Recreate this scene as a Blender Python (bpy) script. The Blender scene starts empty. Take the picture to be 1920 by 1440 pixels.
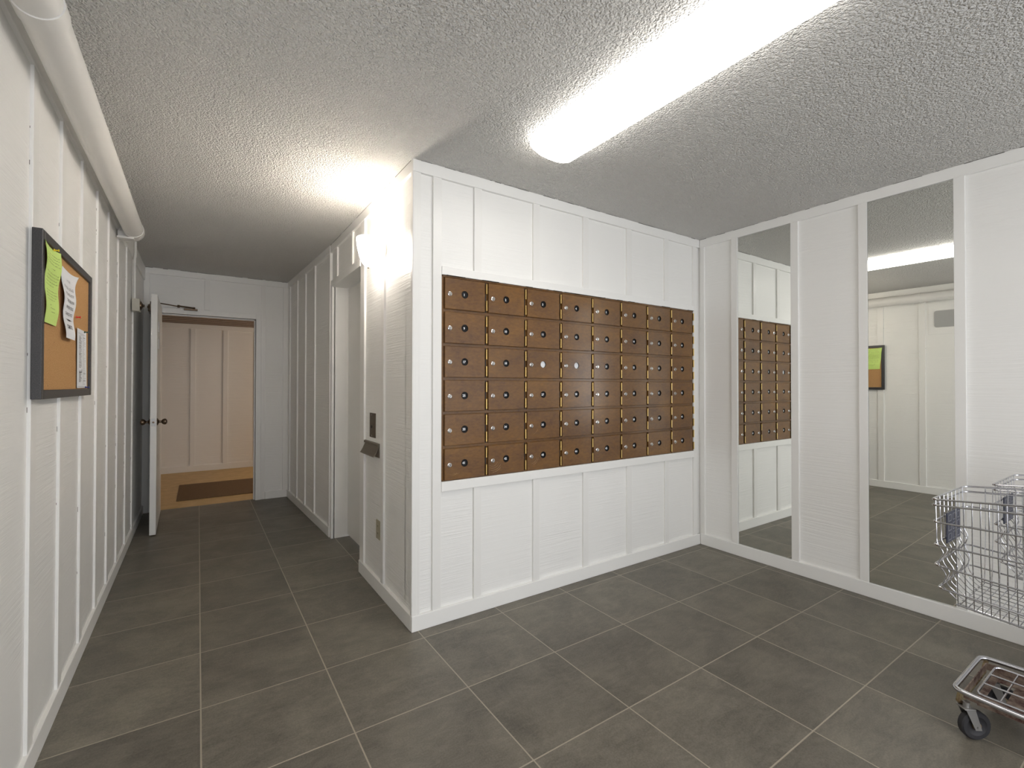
import bpy, bmesh, math, random
from mathutils import Vector, Matrix

S = bpy.context.scene
COL = S.collection
PI = math.pi

# ------------------------------------------------------------------ camera
CAM_H = 1.2668
yaw, pit, rol = 0.5907, 0.0093, 0.0011
cd = bpy.data.cameras.new('camera')
cam = bpy.data.objects.new('camera', cd)
COL.objects.link(cam)
s_, c_ = math.sin(yaw), math.cos(yaw)
sp, cp = math.sin(pit), math.cos(pit)
R0 = Vector((c_, -s_, 0)); F0 = Vector((s_*cp, c_*cp, sp)); U0 = Vector((-s_*sp, -c_*sp, cp))
R1 = R0*math.cos(rol)+U0*math.sin(rol); U1 = -R0*math.sin(rol)+U0*math.cos(rol)
M = Matrix((R1, U1, -F0)).transposed().to_4x4()
M.translation = Vector((0, 0, CAM_H))
cam.matrix_world = M
cd.sensor_width = 36.0
cd.sensor_fit = 'HORIZONTAL'
cd.lens = 36.0*877.37/1920.0
cd.shift_y = -5.32/1920.0
cd.clip_start = 0.02
S.camera = cam

# ------------------------------------------------------------------ exposure, world, daylight
S.view_settings.view_transform = 'Standard'
S.view_settings.look = 'None'
S.view_settings.gamma = 1.0
S.view_settings.use_curve_mapping = False
S.view_settings.exposure = 1.52
W = bpy.data.worlds.new('world'); S.world = W
W.use_nodes = True
bg = W.node_tree.nodes['Background']
bg.inputs[0].default_value = (0.92, 0.95, 1.0, 1)
bg.inputs[1].default_value = 1.6
S.cycles.max_bounces = 12
S.cycles.diffuse_bounces = 6
S.cycles.glossy_bounces = 6
S.cycles.sample_clamp_indirect = 6.0

E_TUBE = 3.3      # ceiling fixture diffuser
E_SCONCE = 14.0     # sconce glass
P_SCONCE = 0.8     # bulb in the sconce, watts
P_CORR = 9.0       # added corridor lamp, watts

# ------------------------------------------------------------------ helpers
def link(o):
    COL.objects.link(o); return o

def finish(o, label=None, cat=None, group=None, kind=None):
    if label: o['label'] = label
    if cat: o['category'] = cat
    if group: o['group'] = group
    if kind: o['kind'] = kind
    return o

def obj(name, bm, mats, parent=None, smooth=False, **kw):
    me = bpy.data.meshes.new(name)
    bmesh.ops.recalc_face_normals(bm, faces=bm.faces[:])
    bm.to_mesh(me); bm.free()
    if not isinstance(mats, (list, tuple)): mats = [mats]
    for m in mats: me.materials.append(m)
    if smooth:
        for p in me.polygons: p.use_smooth = True
        try: me.set_sharp_from_angle(angle=math.radians(40))
        except Exception: pass
    o = bpy.data.objects.new(name, me)
    link(o)
    if parent: o.parent = parent
    return finish(o, **kw)

def empty(name, loc=(0, 0, 0), rz=0.0, **kw):
    o = bpy.data.objects.new(name, None); link(o)
    o.empty_display_size = 0.05
    o.location = loc; o.rotation_euler = (0, 0, rz)
    return finish(o, **kw)

def child(name, bm, mats, parent, loc=None, **kw):
    return obj(name, bm, mats, parent, **kw)

def box(bm, x0, x1, y0, y1, z0, z1, mi=0, bev=0.0):
    x0, x1 = min(x0, x1), max(x0, x1); y0, y1 = min(y0, y1), max(y0, y1); z0, z1 = min(z0, z1), max(z0, z1)
    r = bmesh.ops.create_cube(bm, size=1.0)
    vs = r['verts']
    for v in vs:
        v.co = Vector(((x0+x1)/2+v.co.x*(x1-x0), (y0+y1)/2+v.co.y*(y1-y0), (z0+z1)/2+v.co.z*(z1-z0)))
    fs = set(f for v in vs for f in v.link_faces)
    for f in fs: f.material_index = mi
    if bev > 0:
        es = list(set(e for v in vs for e in v.link_edges))
        rr = bmesh.ops.bevel(bm, geom=es, offset=bev, segments=2, affect='EDGES', profile=0.5)
        for f in rr['faces']: f.material_index = mi
    return vs

def tube(bm, pts, r, n=8, mi=0, closed=False, caps=True):
    pts = [Vector(p) for p in pts]
    N = len(pts); rings = []
    prev = None
    for i in range(N):
        if closed: t = pts[(i+1) % N]-pts[i-1]
        elif i == 0: t = pts[1]-pts[0]
        elif i == N-1: t = pts[-1]-pts[-2]
        else: t = (pts[i+1]-pts[i]).normalized()+(pts[i]-pts[i-1]).normalized()
        t.normalize()
        if prev is None:
            a = Vector((0, 0, 1)) if abs(t.z) < 0.9 else Vector((1, 0, 0))
            u = t.cross(a).normalized()
        else:
            u = (prev-t*prev.dot(t))
            u = u.normalized() if u.length > 1e-6 else t.orthogonal().normalized()
        prev = u; w = t.cross(u)
        rr = r(i) if callable(r) else r
        rings.append([bm.verts.new(pts[i]+(u*math.cos(2*PI*k/n)+w*math.sin(2*PI*k/n))*rr) for k in range(n)])
    m = N if closed else N-1
    for i in range(m):
        A = rings[i]; B = rings[(i+1) % N]
        for k in range(n):
            f = bm.faces.new((A[k], A[(k+1) % n], B[(k+1) % n], B[k])); f.material_index = mi
    if not closed and caps:
        for q in (rings[0], rings[-1][::-1]):
            f = bm.faces.new(q); f.material_index = mi

def lathe(bm, prof, n=24, M=None, mi=0):
    """prof: list of (radius, height) about local z; M places it."""
    M = M or Matrix.Identity(4)
    rings = []
    for r, h in prof:
        if r < 1e-6: rings.append([bm.verts.new(M @ Vector((0, 0, h)))])
        else: rings.append([bm.verts.new(M @ Vector((r*math.cos(2*PI*k/n), r*math.sin(2*PI*k/n), h))) for k in range(n)])
    for A, B in zip(rings, rings[1:]):
        for k in range(n):
            a = [A[k % len(A)], A[(k+1) % len(A)]] if len(A) > 1 else [A[0]]
            b = [B[(k+1) % len(B)], B[k % len(B)]] if len(B) > 1 else [B[0]]
            vs = a+b
            if len(set(vs)) >= 3:
                f = bm.faces.new(vs); f.material_index = mi

def prism(bm, poly, axis, a0, a1, mi=0):
    """poly: list of 2-D points, extruded along axis ('x': (y,z), 'y': (x,z), 'z': (x,y))."""
    def P(p, a):
        return Vector((a, p[0], p[1])) if axis == 'x' else Vector((p[0], a, p[1])) if axis == 'y' else Vector((p[0], p[1], a))
    A = [bm.verts.new(P(p, a0)) for p in poly]; B = [bm.verts.new(P(p, a1)) for p in poly]
    n = len(poly)
    fs = [bm.faces.new(A), bm.faces.new(B[::-1])]
    for k in range(n): fs.append(bm.faces.new((A[k], A[(k+1) % n], B[(k+1) % n], B[k])))
    for f in fs: f.material_index = mi

def add_text(bm, txt, size, M, mi=0, extrude=0.0004, offset=0.0):
    cu = bpy.data.curves.new('lettering', 'FONT')
    cu.body = txt; cu.size = size; cu.extrude = extrude; cu.offset = offset
    cu.align_x = 'CENTER'; cu.align_y = 'CENTER'; cu.resolution_u = 2
    o = bpy.data.objects.new('lettering', cu)
    me = bpy.data.meshes.new_from_object(o)
    me.transform(M)
    n0 = len(bm.faces)
    bm.from_mesh(me)
    bm.faces.ensure_lookup_table()
    for f in bm.faces[n0:]: f.material_index = mi
    bpy.data.objects.remove(o); bpy.data.curves.remove(cu); bpy.data.meshes.remove(me)

def facing(loc, normal, up=(0, 0, 1)):
    """matrix whose local x runs to the reader's right, y up, z out along normal."""
    z = Vector(normal).normalized(); y = Vector(up); x = y.cross(z).normalized(); y = z.cross(x)
    m = Matrix((x, y, z)).transposed().to_4x4(); m.translation = Vector(loc); return m

# ------------------------------------------------------------------ materials
def mat(name, color, rough=0.5, metal=0.0, spec=None, emis=None, estr=0.0, coat=0.0):
    m = bpy.data.materials.new(name); m.use_nodes = True
    b = m.node_tree.nodes['Principled BSDF']
    b.inputs['Base Color'].default_value = (*color, 1)
    b.inputs['Roughness'].default_value = rough
    b.inputs['Metallic'].default_value = metal
    if spec is not None: b.inputs['Specular IOR Level'].default_value = spec
    if coat: b.inputs['Coat Weight'].default_value = coat; b.inputs['Coat Roughness'].default_value = 0.22
    if emis: b.inputs['Emission Color'].default_value = (*emis, 1); b.inputs['Emission Strength'].default_value = estr
    return m

class NT:
    def __init__(s, m):
        s.m = m; s.t = m.node_tree; s.b = s.t.nodes['Principled BSDF']
    def n(s, typ, **kw):
        q = s.t.nodes.new(typ)
        for k, v in kw.items(): setattr(q, k, v)
        return q
    def l(s, a, b): s.t.links.new(a, b)
    def pos(s, scale=(1, 1, 1)):
        g = s.n('ShaderNodeNewGeometry'); mp = s.n('ShaderNodeVectorMath', operation='MULTIPLY')
        mp.inputs[1].default_value = scale; s.l(g.outputs['Position'], mp.inputs[0]); return mp.outputs[0]
    def objpos(s, scale=(1, 1, 1)):
        g = s.n('ShaderNodeTexCoord'); mp = s.n('ShaderNodeVectorMath', operation='MULTIPLY')
        mp.inputs[1].default_value = scale; s.l(g.outputs['Object'], mp.inputs[0]); return mp.outputs[0]
    def noise(s, vec, scale=1.0, detail=2.0, rough=0.5, dist=0.0):
        q = s.n('ShaderNodeTexNoise'); q.inputs['Scale'].default_value = scale; q.inputs['Detail'].default_value = detail
        q.inputs['Roughness'].default_value = rough; q.inputs['Distortion'].default_value = dist
        s.l(vec, q.inputs['Vector']); return q.outputs['Fac']
    def math(s, op, a, b=None, clamp=False):
        q = s.n('ShaderNodeMath', operation=op); q.use_clamp = clamp
        for i, v in enumerate((a, b)):
            if v is None: continue
            if isinstance(v, (int, float)): q.inputs[i].default_value = v
            else: s.l(v, q.inputs[i])
        return q.outputs[0]
    def ramp(s, fac, stops):
        q = s.n('ShaderNodeValToRGB'); e = q.color_ramp.elements
        while len(e) < len(stops): e.new(0.5)
        for k, (p, c) in enumerate(stops):
            e[k].position = p; e[k].color = (*c, 1) if len(c) == 3 else c
        s.l(fac, q.inputs[0]); return q.outputs[0]
    def mix(s, fac, a, b, typ='MIX'):
        q = s.n('ShaderNodeMix', data_type='RGBA', blend_type=typ)
        for k, v in ((0, fac), (6, a), (7, b)):
            if isinstance(v, (int, float)): q.inputs[k].default_value = v
            elif isinstance(v, tuple): q.inputs[k].default_value = (*v, 1)
            else: s.l(v, q.inputs[k])
        return q.outputs[2]
    def bump(s, h, dist, strength=1.0, prev=None):
        q = s.n('ShaderNodeBump'); q.inputs['Distance'].default_value = dist; q.inputs['Strength'].default_value = strength
        s.l(h, q.inputs['Height'])
        if prev is not None: s.l(prev, q.inputs['Normal'])
        return q.outputs[0]
    def col(s, c): s.l(c, s.b.inputs['Base Color'])
    def rough(s, c): s.l(c, s.b.inputs['Roughness'])
    def nrm(s, c): s.l(c, s.b.inputs['Normal'])

# rough-sawn painted plywood
m_panel = mat('white_painted_panel', (0.88, 0.873, 0.85), 0.42)
t = NT(m_panel)
g1 = t.noise(t.pos((1.6, 1.6, 95)), 1.0, 3.0, 0.6, 0.25)
g2 = t.noise(t.pos((9, 9, 260)), 1.0, 2.0, 0.5)
g3 = t.noise(t.pos((1, 1, 1)), 2.2, 2.0)
amp = t.ramp(g3, [(0.38, (0.15,)*3), (0.62, (1,)*3)])
hh = t.math('MULTIPLY', t.math('ADD', t.math('MULTIPLY', g1, 0.75), t.math('MULTIPLY', g2, 0.35)), amp)
t.nrm(t.bump(hh, 0.0055, 0.75))
m_trim = mat('white_painted_trim', (0.88, 0.873, 0.85), 0.38)
t = NT(m_trim)
t.nrm(t.bump(t.noise(t.pos((14, 14, 26)), 1.0, 3.0, 0.6), 0.0016, 0.35))
m_batten = mat('white_painted_batten', (0.855, 0.845, 0.82), 0.36)
t = NT(m_batten)
t.nrm(t.bump(t.noise(t.pos((14, 14, 26)), 1.0, 3.0, 0.6), 0.0014, 0.35))
m_doorw = mat('white_painted_door', (0.80, 0.79, 0.76), 0.4)
m_pipe = mat('white_painted_pipe', (0.80, 0.785, 0.755), 0.42)
m_caulk = mat('dark_gap', (0.06, 0.055, 0.045), 0.8)
m_plank = mat('plank_joint', (0.20, 0.15, 0.12), 0.8)

# popcorn ceiling
m_ceil = mat('textured_white_ceiling', (0.81, 0.795, 0.765), 0.8, spec=0.25)
t = NT(m_ceil)
v = t.n('ShaderNodeTexVoronoi', feature='SMOOTH_F1'); v.inputs['Scale'].default_value = 118.0
v.inputs['Smoothness'].default_value = 0.6
wv = t.n('ShaderNodeVectorMath', operation='ADD')
nz = t.n('ShaderNodeTexNoise'); nz.inputs['Scale'].default_value = 60; t.l(t.pos(), nz.inputs['Vector'])
sc_ = t.n('ShaderNodeVectorMath', operation='SCALE'); sc_.inputs['Scale'].default_value = 0.02
t.l(nz.outputs['Color'], sc_.inputs[0]); t.l(t.pos(), wv.inputs[0]); t.l(sc_.outputs[0], wv.inputs[1])
t.l(wv.outputs[0], v.inputs['Vector'])
h1 = t.math('SUBTRACT', 1.0, v.outputs['Distance'])
h2 = t.noise(t.pos(), 150, 2.0, 0.6)
hh = t.math('ADD', h1, t.math('MULTIPLY', h2, 0.6))
t.nrm(t.bump(hh, 0.0150, 1.0))

# floor tile
TX, TY, SX, SY = 0.9495, 2.2064, 0.4668, 0.4623
m_floor = mat('grey_slate_floor_tile', (0.12, 0.11, 0.09), 0.42)
t = NT(m_floor)
g = t.n('ShaderNodeNewGeometry'); sx = t.n('ShaderNodeSeparateXYZ'); t.l(g.outputs['Position'], sx.inputs[0])
ux = t.math('DIVIDE', t.math('SUBTRACT', sx.outputs[0], TX), SX)
uy = t.math('DIVIDE', t.math('SUBTRACT', sx.outputs[1], TY), SY)
fx = t.math('ABSOLUTE', t.math('SUBTRACT', t.math('FRACT', t.math('ADD', ux, 0.5)), 0.5))
fy = t.math('ABSOLUTE', t.math('SUBTRACT', t.math('FRACT', t.math('ADD', uy, 0.5)), 0.5))
md = t.math('MINIMUM', fx, fy)
grout = t.math('LESS_THAN', md, 0.0055)
cb = t.n('ShaderNodeCombineXYZ'); t.l(t.math('FLOOR', ux), cb.inputs[0]); t.l(t.math('FLOOR', uy), cb.inputs[1])
wn = t.n('ShaderNodeTexWhiteNoise', noise_dimensions='2D'); t.l(cb.outputs[0], wn.inputs['Vector'])
off = t.n('ShaderNodeVectorMath', operation='SCALE'); off.inputs['Scale'].default_value = 17.0; t.l(wn.outputs['Color'], off.inputs[0])
ad = t.n('ShaderNodeVectorMath', operation='ADD'); t.l(g.outputs['Position'], ad.inputs[0]); t.l(off.outputs[0], ad.inputs[1])
n1 = t.noise(ad.outputs[0], 4.2, 5.0, 0.62, 0.6)
st = t.n('ShaderNodeVectorMath', operation='MULTIPLY'); st.inputs[1].default_value = (9, 26, 9); t.l(ad.outputs[0], st.inputs[0])
n2 = t.noise(st.outputs[0], 1.0, 5.0, 0.7, 1.2)
n3 = t.noise(ad.outputs[0], 160, 2.0, 0.6)
base = t.ramp(n1, [(0.34, (0.076, 0.067, 0.052)), (0.5, (0.122, 0.108, 0.084)), (0.66, (0.178, 0.159, 0.124))])
base = t.mix(t.math('MULTIPLY', n2, 0.55), base, t.ramp(n2, [(0.38, (0.055, 0.049, 0.038)), (0.60, (0.200, 0.180, 0.146))]))
base = t.mix(0.30, base, t.ramp(n3, [(0.3, (0.06, 0.055, 0.045)), (0.7, (0.19, 0.175, 0.145))]))
vary = t.math('ADD', 1.06, t.math('MULTIPLY', wn.outputs['Value'], 0.26))
vc = t.n('ShaderNodeCombineXYZ'); [t.l(vary, vc.inputs[k]) for k in range(3)]
base = t.mix(1.0, base, vc.outputs[0], 'MULTIPLY')
t.col(t.mix(grout, base, (0.36, 0.315, 0.245)))
t.rough(t.math('ADD', 0.34, t.math('MULTIPLY', n2, 0.22)))
bmp = t.bump(t.math('ADD', t.math('MULTIPLY', n2, 0.6), t.math('MULTIPLY', n3, 0.3)), 0.0015, 0.5)
t.nrm(t.bump(t.math('MINIMUM', md, 0.009), 0.12, 0.6, bmp))

m_vinyl = mat('tan_vinyl_floor', (0.48, 0.33, 0.15), 0.45)
t = NT(m_vinyl); t.col(t.ramp(t.noise(t.pos(), 9, 4, 0.6), [(0.3, (0.50, 0.33, 0.12)), (0.7, (0.64, 0.44, 0.19))]))
m_rug = mat('brown_rug', (0.14, 0.085, 0.05), 0.95, spec=0.1)
t = NT(m_rug); nn = t.noise(t.pos(), 190, 3, 0.7)
t.col(t.ramp(nn, [(0.3, (0.10, 0.065, 0.038)), (0.7, (0.30, 0.20, 0.12))])); t.nrm(t.bump(nn, 0.004, 0.8))
m_corrceil = mat('brown_plank_ceiling', (0.34, 0.27, 0.225), 0.6)

# mailboxes
m_box = mat('brown_bronze_mailbox', (0.16, 0.085, 0.038), 0.45, metal=0.0, spec=0.2, coat=0.7)
t = NT(m_box)
a = t.noise(t.pos((3, 3, 6)), 1.0, 4.0, 0.6, 0.5); b_ = t.noise(t.pos((40, 40, 90)), 1.0, 3.0, 0.65)
cc = t.ramp(a, [(0.3, (0.105, 0.040, 0.006)), (0.52, (0.165, 0.067, 0.008)), (0.72, (0.23, 0.100, 0.010))])
t.col(t.mix(0.35, cc, t.ramp(b_, [(0.3, (0.035, 0.014, 0.004)), (0.7, (0.22, 0.10, 0.018))])))
t.rough(t.math('ADD', 0.36, t.math('MULTIPLY', b_, 0.16)))
t.b.inputs['Coat IOR'].default_value = 1.75
t.nrm(t.bump(b_, 0.0006, 0.35))
m_scr = mat('pale_scratch', (0.42, 0.27, 0.13), 0.35, metal=0.4)
m_dark = mat('dark_recess', (0.012, 0.010, 0.008), 0.6)
m_black = mat('black_glass', (0.005, 0.005, 0.006), 0.4, spec=0.25)
m_white = mat('white_lettering', (0.85, 0.87, 0.9), 0.5)
m_blank = mat('blank_white_insert', (0.82, 0.84, 0.86), 0.5)
m_chrome = mat('chrome', (0.60, 0.60, 0.63), 0.14, metal=1.0)
m_nickel = mat('nickel_lock', (0.78, 0.77, 0.76), 0.22, metal=1.0)
m_brass = mat('brass_hinge', (0.72, 0.50, 0.19), 0.28, metal=1.0)
m_dbrass = mat('dark_brass', (0.10, 0.065, 0.025), 0.4, metal=0.8)
m_rustbrass = mat('worn_brassy_bar', (0.42, 0.34, 0.20), 0.45, metal=0.8)
t = NT(m_rustbrass); t.col(t.ramp(t.noise(t.objpos(), 30, 4, 0.7), [(0.35, (0.20, 0.10, 0.05)), (0.55, (0.45, 0.37, 0.22))]))
m_rust = mat('rusty_steel', (0.10, 0.055, 0.04), 0.6, metal=0.4)
t = NT(m_rust); t.col(t.ramp(t.noise(t.objpos(), 24, 4, 0.7), [(0.35, (0.075, 0.03, 0.025)), (0.6, (0.30, 0.23, 0.18))]))
m_steel = mat('grey_worn_steel', (0.36, 0.35, 0.34), 0.4, metal=0.8)
m_rubber = mat('black_rubber', (0.022, 0.021, 0.024), 0.6)
m_bronze = mat('aged_bronze', (0.16, 0.115, 0.08), 0.3, metal=1.0)
m_plate = mat('brown_metal_plate', (0.115, 0.09, 0.065), 0.38, metal=0.7)
m_slot = mat('grey_metal_slot', (0.24, 0.215, 0.175), 0.36, metal=0.85)
m_ivory = mat('ivory_outlet_plate', (0.42, 0.38, 0.27), 0.4)
m_mirror = mat('mirror_glass', (0.89, 0.90, 0.86), 0.0, metal=1.0)
m_medge = mat('mirror_edge', (0.10, 0.12, 0.11), 0.2)
m_frame = mat('black_frame', (0.035, 0.032, 0.032), 0.38)
t = NT(m_frame); q = t.noise(t.pos(), 420, 2, 0.7)
t.col(t.ramp(q, [(0.35, (0.020, 0.020, 0.024)), (0.75, (0.075, 0.070, 0.068))]))
m_cork = mat('cork', (0.50, 0.28, 0.125), 0.85, spec=0.1)
t = NT(m_cork); q = t.noise(t.pos(), 300, 3, 0.7)
t.col(t.ramp(q, [(0.30, (0.34, 0.175, 0.07)), (0.5, (0.50, 0.285, 0.125)), (0.72, (0.60, 0.37, 0.18))])); t.nrm(t.bump(q, 0.001, 0.4))
m_green = mat('lime_green_paper', (0.60, 0.80, 0.22), 0.7)
m_paper = mat('white_paper', (0.84, 0.85, 0.88), 0.7)
m_ink = mat('black_ink', (0.05, 0.05, 0.055), 0.7)
m_inkg = mat('grey_ink', (0.34, 0.34, 0.37), 0.7)
m_gink = mat('pencil_ink', (0.20, 0.26, 0.08), 0.7)
m_pinY = mat('yellow_plastic', (0.85, 0.62, 0.03), 0.3)
m_pinR = mat('red_plastic', (0.75, 0.03, 0.02), 0.3)
m_pinG = mat('dark_green_plastic', (0.02, 0.06, 0.03), 0.3)
m_pinB = mat('navy_plastic', (0.02, 0.04, 0.22), 0.3)
m_navy = mat('navy_panel', (0.025, 0.030, 0.060), 0.35)
m_greyp = mat('grey_plaque', (0.42, 0.42, 0.41), 0.5)
m_boxw = mat('cream_metal_box', (0.52, 0.50, 0.43), 0.4)
m_diff = mat('lit_acrylic_diffuser', (0.9, 0.9, 0.9), 0.4, emis=(1.0, 0.965, 0.91), estr=E_TUBE)
m_shade = mat('lit_frosted_glass', (0.9, 0.9, 0.88), 0.4, emis=(1.0, 0.91, 0.81), estr=E_SCONCE)
m_corrlamp = mat('lit_corridor_glass', (0.9, 0.88, 0.8), 0.4, emis=(1.0, 0.86, 0.72), estr=6.0)
m_glass = bpy.data.materials.new('window_glass'); m_glass.use_nodes = True
b = m_glass.node_tree.nodes['Principled BSDF']
b.inputs['Base Color'].default_value = (1, 1, 1, 1); b.inputs['Roughness'].default_value = 0.0
b.inputs['Transmission Weight'].default_value = 1.0; b.inputs['IOR'].default_value = 1.45

# ------------------------------------------------------------------ dimensions
H = 2.44
YM = 2.282          # trim face of the mailbox wall
XR = 3.348          # trim face of the right wall
XC = 0.914          # trim face of the block's hall side
XL = -0.443         # trim face of the left wall
YE = 5.86           # trim face of the hall's end wall
YB = -2.60          # wall behind the camera
PD = 0.018          # panel lies this much behind the trim face
BD = 0.005          # battens lie this much behind the trim face
P0 = Vector((0.910, 4.10)); P1 = Vector((0.844, 5.86))   # trim face of the far hall wall (runs slightly askew)

# ------------------------------------------------------------------ floors and ceilings
bm = bmesh.new(); box(bm, -0.62, 3.55, YB-0.15, 5.93, -0.06, 0.0)
obj('floor', bm, m_floor, kind='structure')
bm = bmesh.new(); box(bm, -2.4, 4.6, 5.93, 8.7, -0.06, 0.0)
obj('floor', bm, m_vinyl, kind='structure')
bm = bmesh.new(); box(bm, -0.62, 3.55, YB-0.15, 5.98, H, H+0.08)
obj('ceiling', bm, m_ceil, kind='structure')
bm = bmesh.new(); box(bm, -2.4, 4.6, 6.0, 8.7, 2.165, 2.23)
for k in range(12):                                                  # plank joints
    box(bm, -2.4, 4.6, 6.12+k*0.21, 6.128+k*0.21, 2.160, 2.166, 1)
obj('ceiling', bm, [m_corrceil, m_plank], kind='structure')

# ------------------------------------------------------------------ left wall
LB = [2.15+0.402*k for k in range(-11, 0)]+[2.15, 2.54, 2.935, 3.335, 3.71, 4.115, 4.555, 4.985]
bm = bmesh.new()
PL = 0.0145
box(bm, XL-PL-0.11, XL-PL, YB-0.1, YE+PD, 0, H)
SEAM = 1.70
for y in LB:
    if y < YB+0.05: continue
    box(bm, XL-PD-0.005, XL-BD, y-0.031, y+0.031, 0.075, 2.31, 1, 0.0015)
# smooth header panel and seam near the entry, seen in the mirror
box(bm, XL-PD-0.005, XL-0.008, 0.95, 1.69, 1.868, 2.31, 0, 0.0015)
obj('wall_left', bm, [m_panel, m_batten], kind='structure')
bm = bmesh.new(); box(bm, XL-PD, XL, YB, YE, 2.305, H, 0, 0.002)
obj('trim_1', bm, m_trim, kind='structure')
bm = bmesh.new(); box(bm, XL-PD, XL, YB, YE, 0, 0.081, 0, 0.002)
obj('baseboard_left', bm, m_trim, kind='structure')

# ------------------------------------------------------------------ mailbox wall (block)
BX0, BX1, BZ0, BZ1 = 1.080, 3.272, 0.752, 1.862       # opening for the mailboxes
bm = bmesh.new()
yp = YM+PD
box(bm, XC+PD+0.018, BX0, yp, yp+0.12, 0, H); box(bm, BX1, XR+0.12, yp, yp+0.12, 0, H)
box(bm, BX0, BX1, yp, yp+0.12, 0, BZ0); box(bm, BX0, BX1, yp, yp+0.12, BZ1, H)
yb = YM+BD
box(bm, 0.915, 0.960, yb, yp+0.01, 0.08, 2.385, 1, 0.0015)
box(bm, 1.030, 1.080, yb, yp+0.01, 0.08, 2.385, 1, 0.0015)
for a, b2 in ((1.279, 1.329), (1.690, 1.740), (2.097, 2.145), (2.511, 2.561), (2.922, 2.968)):
    box(bm, a, b2, yb, yp+0.01, 1.90, 2.385, 1, 0.0015)
    box(bm, a, b2, yb, yp+0.01, 0.08, 0.705, 1, 0.0015)
box(bm, 3.272, 3.318, yb, yp+0.01, 0.08, 2.385, 1, 0.0015)
obj('wall_center', bm, [m_panel, m_batten], kind='structure')
bm = bmesh.new(); box(bm, XC, XR, YM, yp+0.005, 2.377, H, 0, 0.002)
obj('trim_2', bm, m_trim, kind='structure')
bm = bmesh.new(); box(bm, XC, XR, YM-0.001, yp+0.005, 0, 0.081, 0, 0.003)
obj('baseboard_center', bm, m_trim, kind='structure')
bm = bmesh.new(); box(bm, BX0-0.0, BX1, YM+0.001, yp+0.005, BZ1, 1.907, 0, 0.002)
obj('trim_3', bm, m_trim, kind='structure')
bm = bmesh.new(); box(bm, BX0-0.0, BX1, YM+0.001, yp+0.005, 0.699, BZ0, 0, 0.002)
obj('trim_4', bm, m_trim, kind='structure')

# ------------------------------------------------------------------ block, hall side, with the recessed door
OY0, OY1, OZ = 3.235, 4.045, 2.083
xp = XC+PD
bm = bmesh.new()
box(bm, xp, xp+0.10, YM+PD+0.12, OY0, 0, H)
box(bm, xp, xp+0.018, YM+PD, YM+PD+0.125, 0, H)
box(bm, xp, xp+0.10, OY0, OY1+0.06, OZ+0.02, H)
box(bm, XC+BD, xp+0.01, 2.286, 2.312, 0.08, 2.385, 1, 0.0015)
box(bm, XC+BD, xp+0.01, 2.750, 2.799, 0.08, 2.385, 1, 0.0015)
box(bm, XC+BD, xp+0.01, 3.148, OY0, 0.08, 2.385, 1, 0.0015)
for y in (3.472, 3.920): box(bm, XC+BD, xp+0.01, y-0.026, y+0.026, OZ+0.05, 2.385, 1, 0.0015)
obj('wall_hall', bm, [m_panel, m_batten], kind='structure')
bm = bmesh.new(); box(bm, XC, xp+0.005, YM+PD+0.001, 4.10, 2.377, H, 0, 0.002)
obj('trim_5', bm, m_trim, kind='structure')
bm = bmesh.new(); box(bm, XC-0.001, xp+0.005, YM+PD+0.001, OY0+0.001, 0, 0.081, 0, 0.002)
obj('baseboard_hall', bm, m_trim, kind='structure')
bm = bmesh.new(); box(bm, XC, xp+0.005, OY0-0.0, OY1+0.03, OZ, 2.137, 0, 0.002)
obj('trim_6', bm, m_trim, kind='structure')
# jambs and head of the recess
bm = bmesh.new()
box(bm, xp+0.002, xp+0.24, OY1, OY1+0.05, 0, OZ+0.02, 0, 0.002)
box(bm, XC+0.002, XC+0.03, OY1, OY1+0.05, 0, OZ+0.02, 0, 0.002)
box(bm, xp+0.1, xp+0.24, OY0-0.05, OY0, 0, OZ+0.02, 0, 0.002)
box(bm, xp+0.002, xp+0.24, OY0-0.05, OY1+0.05, OZ, OZ+0.045, 0, 0.002)
obj('trim_7', bm, m_trim, kind='structure')
bm = bmesh.new(); box(bm, XC+0.135, XC+0.175, OY0, OY1, 0.018, OZ-0.006, 0, 0.002)
d2 = obj('door_2', bm, m_doorw, kind='structure')
bm = bmesh.new()
lathe(bm, [(0.0, 0.0), (0.030, 0.0), (0.030, 0.006), (0.012, 0.012), (0.011, 0.030), (0.025, 0.042), (0.028, 0.055), (0.020, 0.068), (0.0, 0.072)],
      20, facing((XC+0.135, 3.335, 0.98), (-1, 0, 0)))
obj('door_knob', bm, m_bronze, d2, smooth=True)

# ------------------------------------------------------------------ far part of the hall wall (askew)
ang = math.atan2((P1-P0).y, (P1-P0).x)
L = (P1-P0).length
def askew(bmsh):
    Rm = Matrix.Translation((P0.x, P0.y, 0)) @ Matrix.Rotation(ang, 4, 'Z')
    bmesh.ops.transform(bmsh, matrix=Rm, verts=bmsh.verts)
# local x along the wall, local -y away from the hall (into the block)
bm = bmesh.new()
box(bm, 0, L+0.14, -PD-0.10, -PD, 0, H)
box(bm, -0.002, 0.16, -PD-0.01, -BD, 0.08, H-0.06, 1, 0.0015) if False else None
for y in (4.122, 4.665, 5.045, 5.415, 5.80):
    sloc = (y-P0.y)/math.sin(ang)
    w = 0.032 if y > 4.2 else 0.022
    box(bm, sloc-w, sloc+w, -PD-0.01, -BD, 0.08, 2.385, 1, 0.0015)
askew(bm); obj('wall_hall_far', bm, [m_panel, m_batten], kind='structure')
bm = bmesh.new(); box(bm, 0, L, -PD-0.005, 0, 2.377, H, 0, 0.002); askew(bm)
obj('trim_8', bm, m_trim, kind='structure')
bm = bmesh.new(); box(bm, -0.005, L, -PD-0.005, 0.001, 0, 0.081, 0, 0.002); askew(bm)
obj('baseboard_hall_far', bm, m_trim, kind='structure')
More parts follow.
